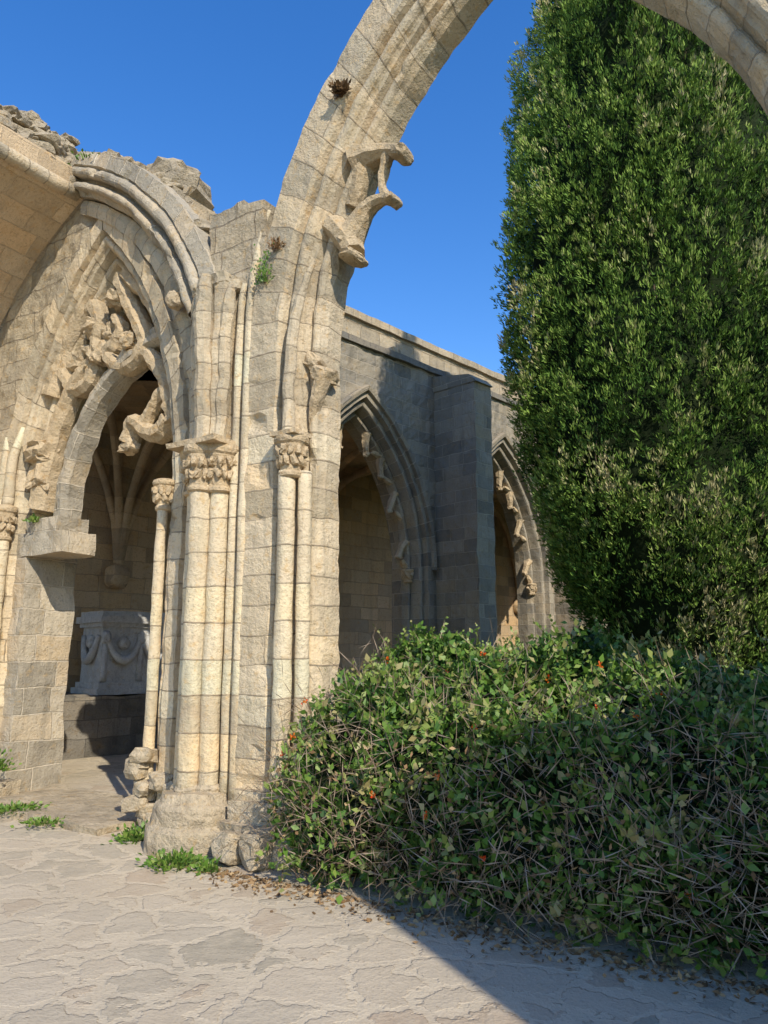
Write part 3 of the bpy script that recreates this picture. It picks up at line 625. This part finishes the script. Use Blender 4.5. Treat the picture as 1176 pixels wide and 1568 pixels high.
    if flowers:
        P,N2=scatter(V,F,flowers,r_); P=P[P[:,1]<1.2]+np.array([0,-.09,.07]); P=np.repeat(P,12,axis=0); m=len(P)
        blades('flowers',P+r_.normal(size=(m,3))*.010,r_.normal(size=(m,3))+np.array([0,-.5,.8]),np.full(m,.022),np.full(m,.009),r_.random(m),M_flow,E,M)
    return E
curve=[(-.28,0),(-.42,.25),(-.48,.55),(-.38,.85),(-.12,1.05),(.35,1.22),(.9,1.42),(1.6,1.5),(2.2,1.4),(2.6,.9),(2.7,0)]
hedge('flowering_hedge',FA,.17,6.5,curve,88000,.066,21,M_leaf,amp=.34,twigs=5200,flowers=60,hfun=lambda s:1.10-.045*max(0,s),endsoft=.4,shoots=560,gap=-.14)
hedge('clipped_hedge',FC,-1.0,9.5,[(-3.0,0),(-3.1,.9),(-2.8,1.38),(-2.0,1.45),(-1.4,1.35),(-1.3,0)],20000,.09,22,M_dleaf,amp=.12)
hedge('clipped_hedge',frame(4.2,7.6,.9,-.2),-2.2,7,[(-.9,0),(-1.0,.6),(-.7,.98),(.2,1.05),(.9,.9),(1.0,0)],18000,.085,23,M_dleaf,amp=.18)
def plant(name,M,c,r,h,n,size,mat=M_leaf,tint=.6):
    P=np.array(c)+rng.normal(size=(n,3))*np.array([r,r,h*.5])*.6; P[:,2]=c[2]+np.abs(P[:,2]-c[2]); D=(P-np.array(c))+np.array([0,0,.06])+rng.normal(size=(n,3))*.04
    blades(name,P,D,rng.uniform(.6,1.2,n)*size,rng.uniform(.2,.32,n)*size,tint+rng.normal(size=n)*.15,mat,None,M)
for c,r,h,n in (((-.62,-.52,0),.15,.10,420),((-1.5,-.15,0),.13,.12,320),((-.3,-.5,0),.08,.07,150),((-4.0,-.02,.35),.12,.22,300),((-3.3,-.2,.06),.22,.05,260),((-2.6,-.3,.04),.15,.04,160),((-4.1,.25,3.1),.05,.1,60)):
    plant('weed_plant',FA,c,r,h,n,.055)
plant('wall_plant',FA,(-.35,-.03,4.95),.07,.45,260,.035); plant('wall_plant',FA,(-.2,-.03,5.25),.06,.12,120,.04,M_dry,.4)
plant('wall_plant',FA,(.52,-.04,6.55),.05,.08,260,.06,M_dry,.05); plant('wall_plant',FA,(-3.35,.1,7.4),.15,.12,120,.06)
n=1300; s=rng.uniform(-.3,4.5,n); P=np.stack([s,-.42-np.abs(rng.normal(size=n))*.14,np.full(n,.012)],1)
blades('leaf_litter',P,rng.normal(size=(n,3))*np.array([1,1,.12]),rng.uniform(.02,.06,n),rng.uniform(.006,.016,n),rng.random(n),M_dry,None,FA)
# ============================================================ LIGHT, SKY, CAMERA
el=math.radians(38)
v=Vector((SX*math.cos(el),SY*math.cos(el),math.sin(el)))
sd=bpy.data.lights.new('sun','SUN'); sd.energy=5.0; sd.angle=math.radians(.5); sd.color=(1,.925,.79)
so=bpy.data.objects.new('sun',sd); so.rotation_euler=v.to_track_quat('Z','Y').to_euler(); scene.collection.objects.link(so)
w=bpy.data.worlds.new('World'); scene.world=w; w.use_nodes=True; nt_=w.node_tree; nt_.nodes.clear()
sk=nt_.nodes.new('ShaderNodeTexSky'); sk.sky_type='NISHITA'; sk.sun_disc=False; sk.sun_elevation=el; sk.sun_rotation=math.atan2(SX,SY)
sk.air_density=1.2; sk.dust_density=.3; sk.ozone_density=2.; sk.altitude=200
hs=nt_.nodes.new('ShaderNodeHueSaturation'); hs.inputs['Hue'].default_value=.512; hs.inputs['Saturation'].default_value=1.38; hs.inputs['Value'].default_value=1.55
bg=nt_.nodes.new('ShaderNodeBackground'); bg.inputs[1].default_value=.15; ou=nt_.nodes.new('ShaderNodeOutputWorld')
nt_.links.new(sk.outputs[0],hs.inputs['Color']); nt_.links.new(hs.outputs[0],bg.inputs[0]); nt_.links.new(bg.outputs[0],ou.inputs[0])
cam=bpy.data.cameras.new('camera'); co=bpy.data.objects.new('camera',cam); scene.collection.objects.link(co); scene.camera=co
cam.sensor_fit='VERTICAL'; cam.sensor_height=24; cam.lens=24*1141/1568; cam.clip_end=2000; cam.clip_start=.05
co.location=(0,0,1.6); co.rotation_euler=(math.radians(90+10.7),0,0)
scene.view_settings.view_transform='Standard'; scene.view_settings.look='None'; scene.view_settings.exposure=0
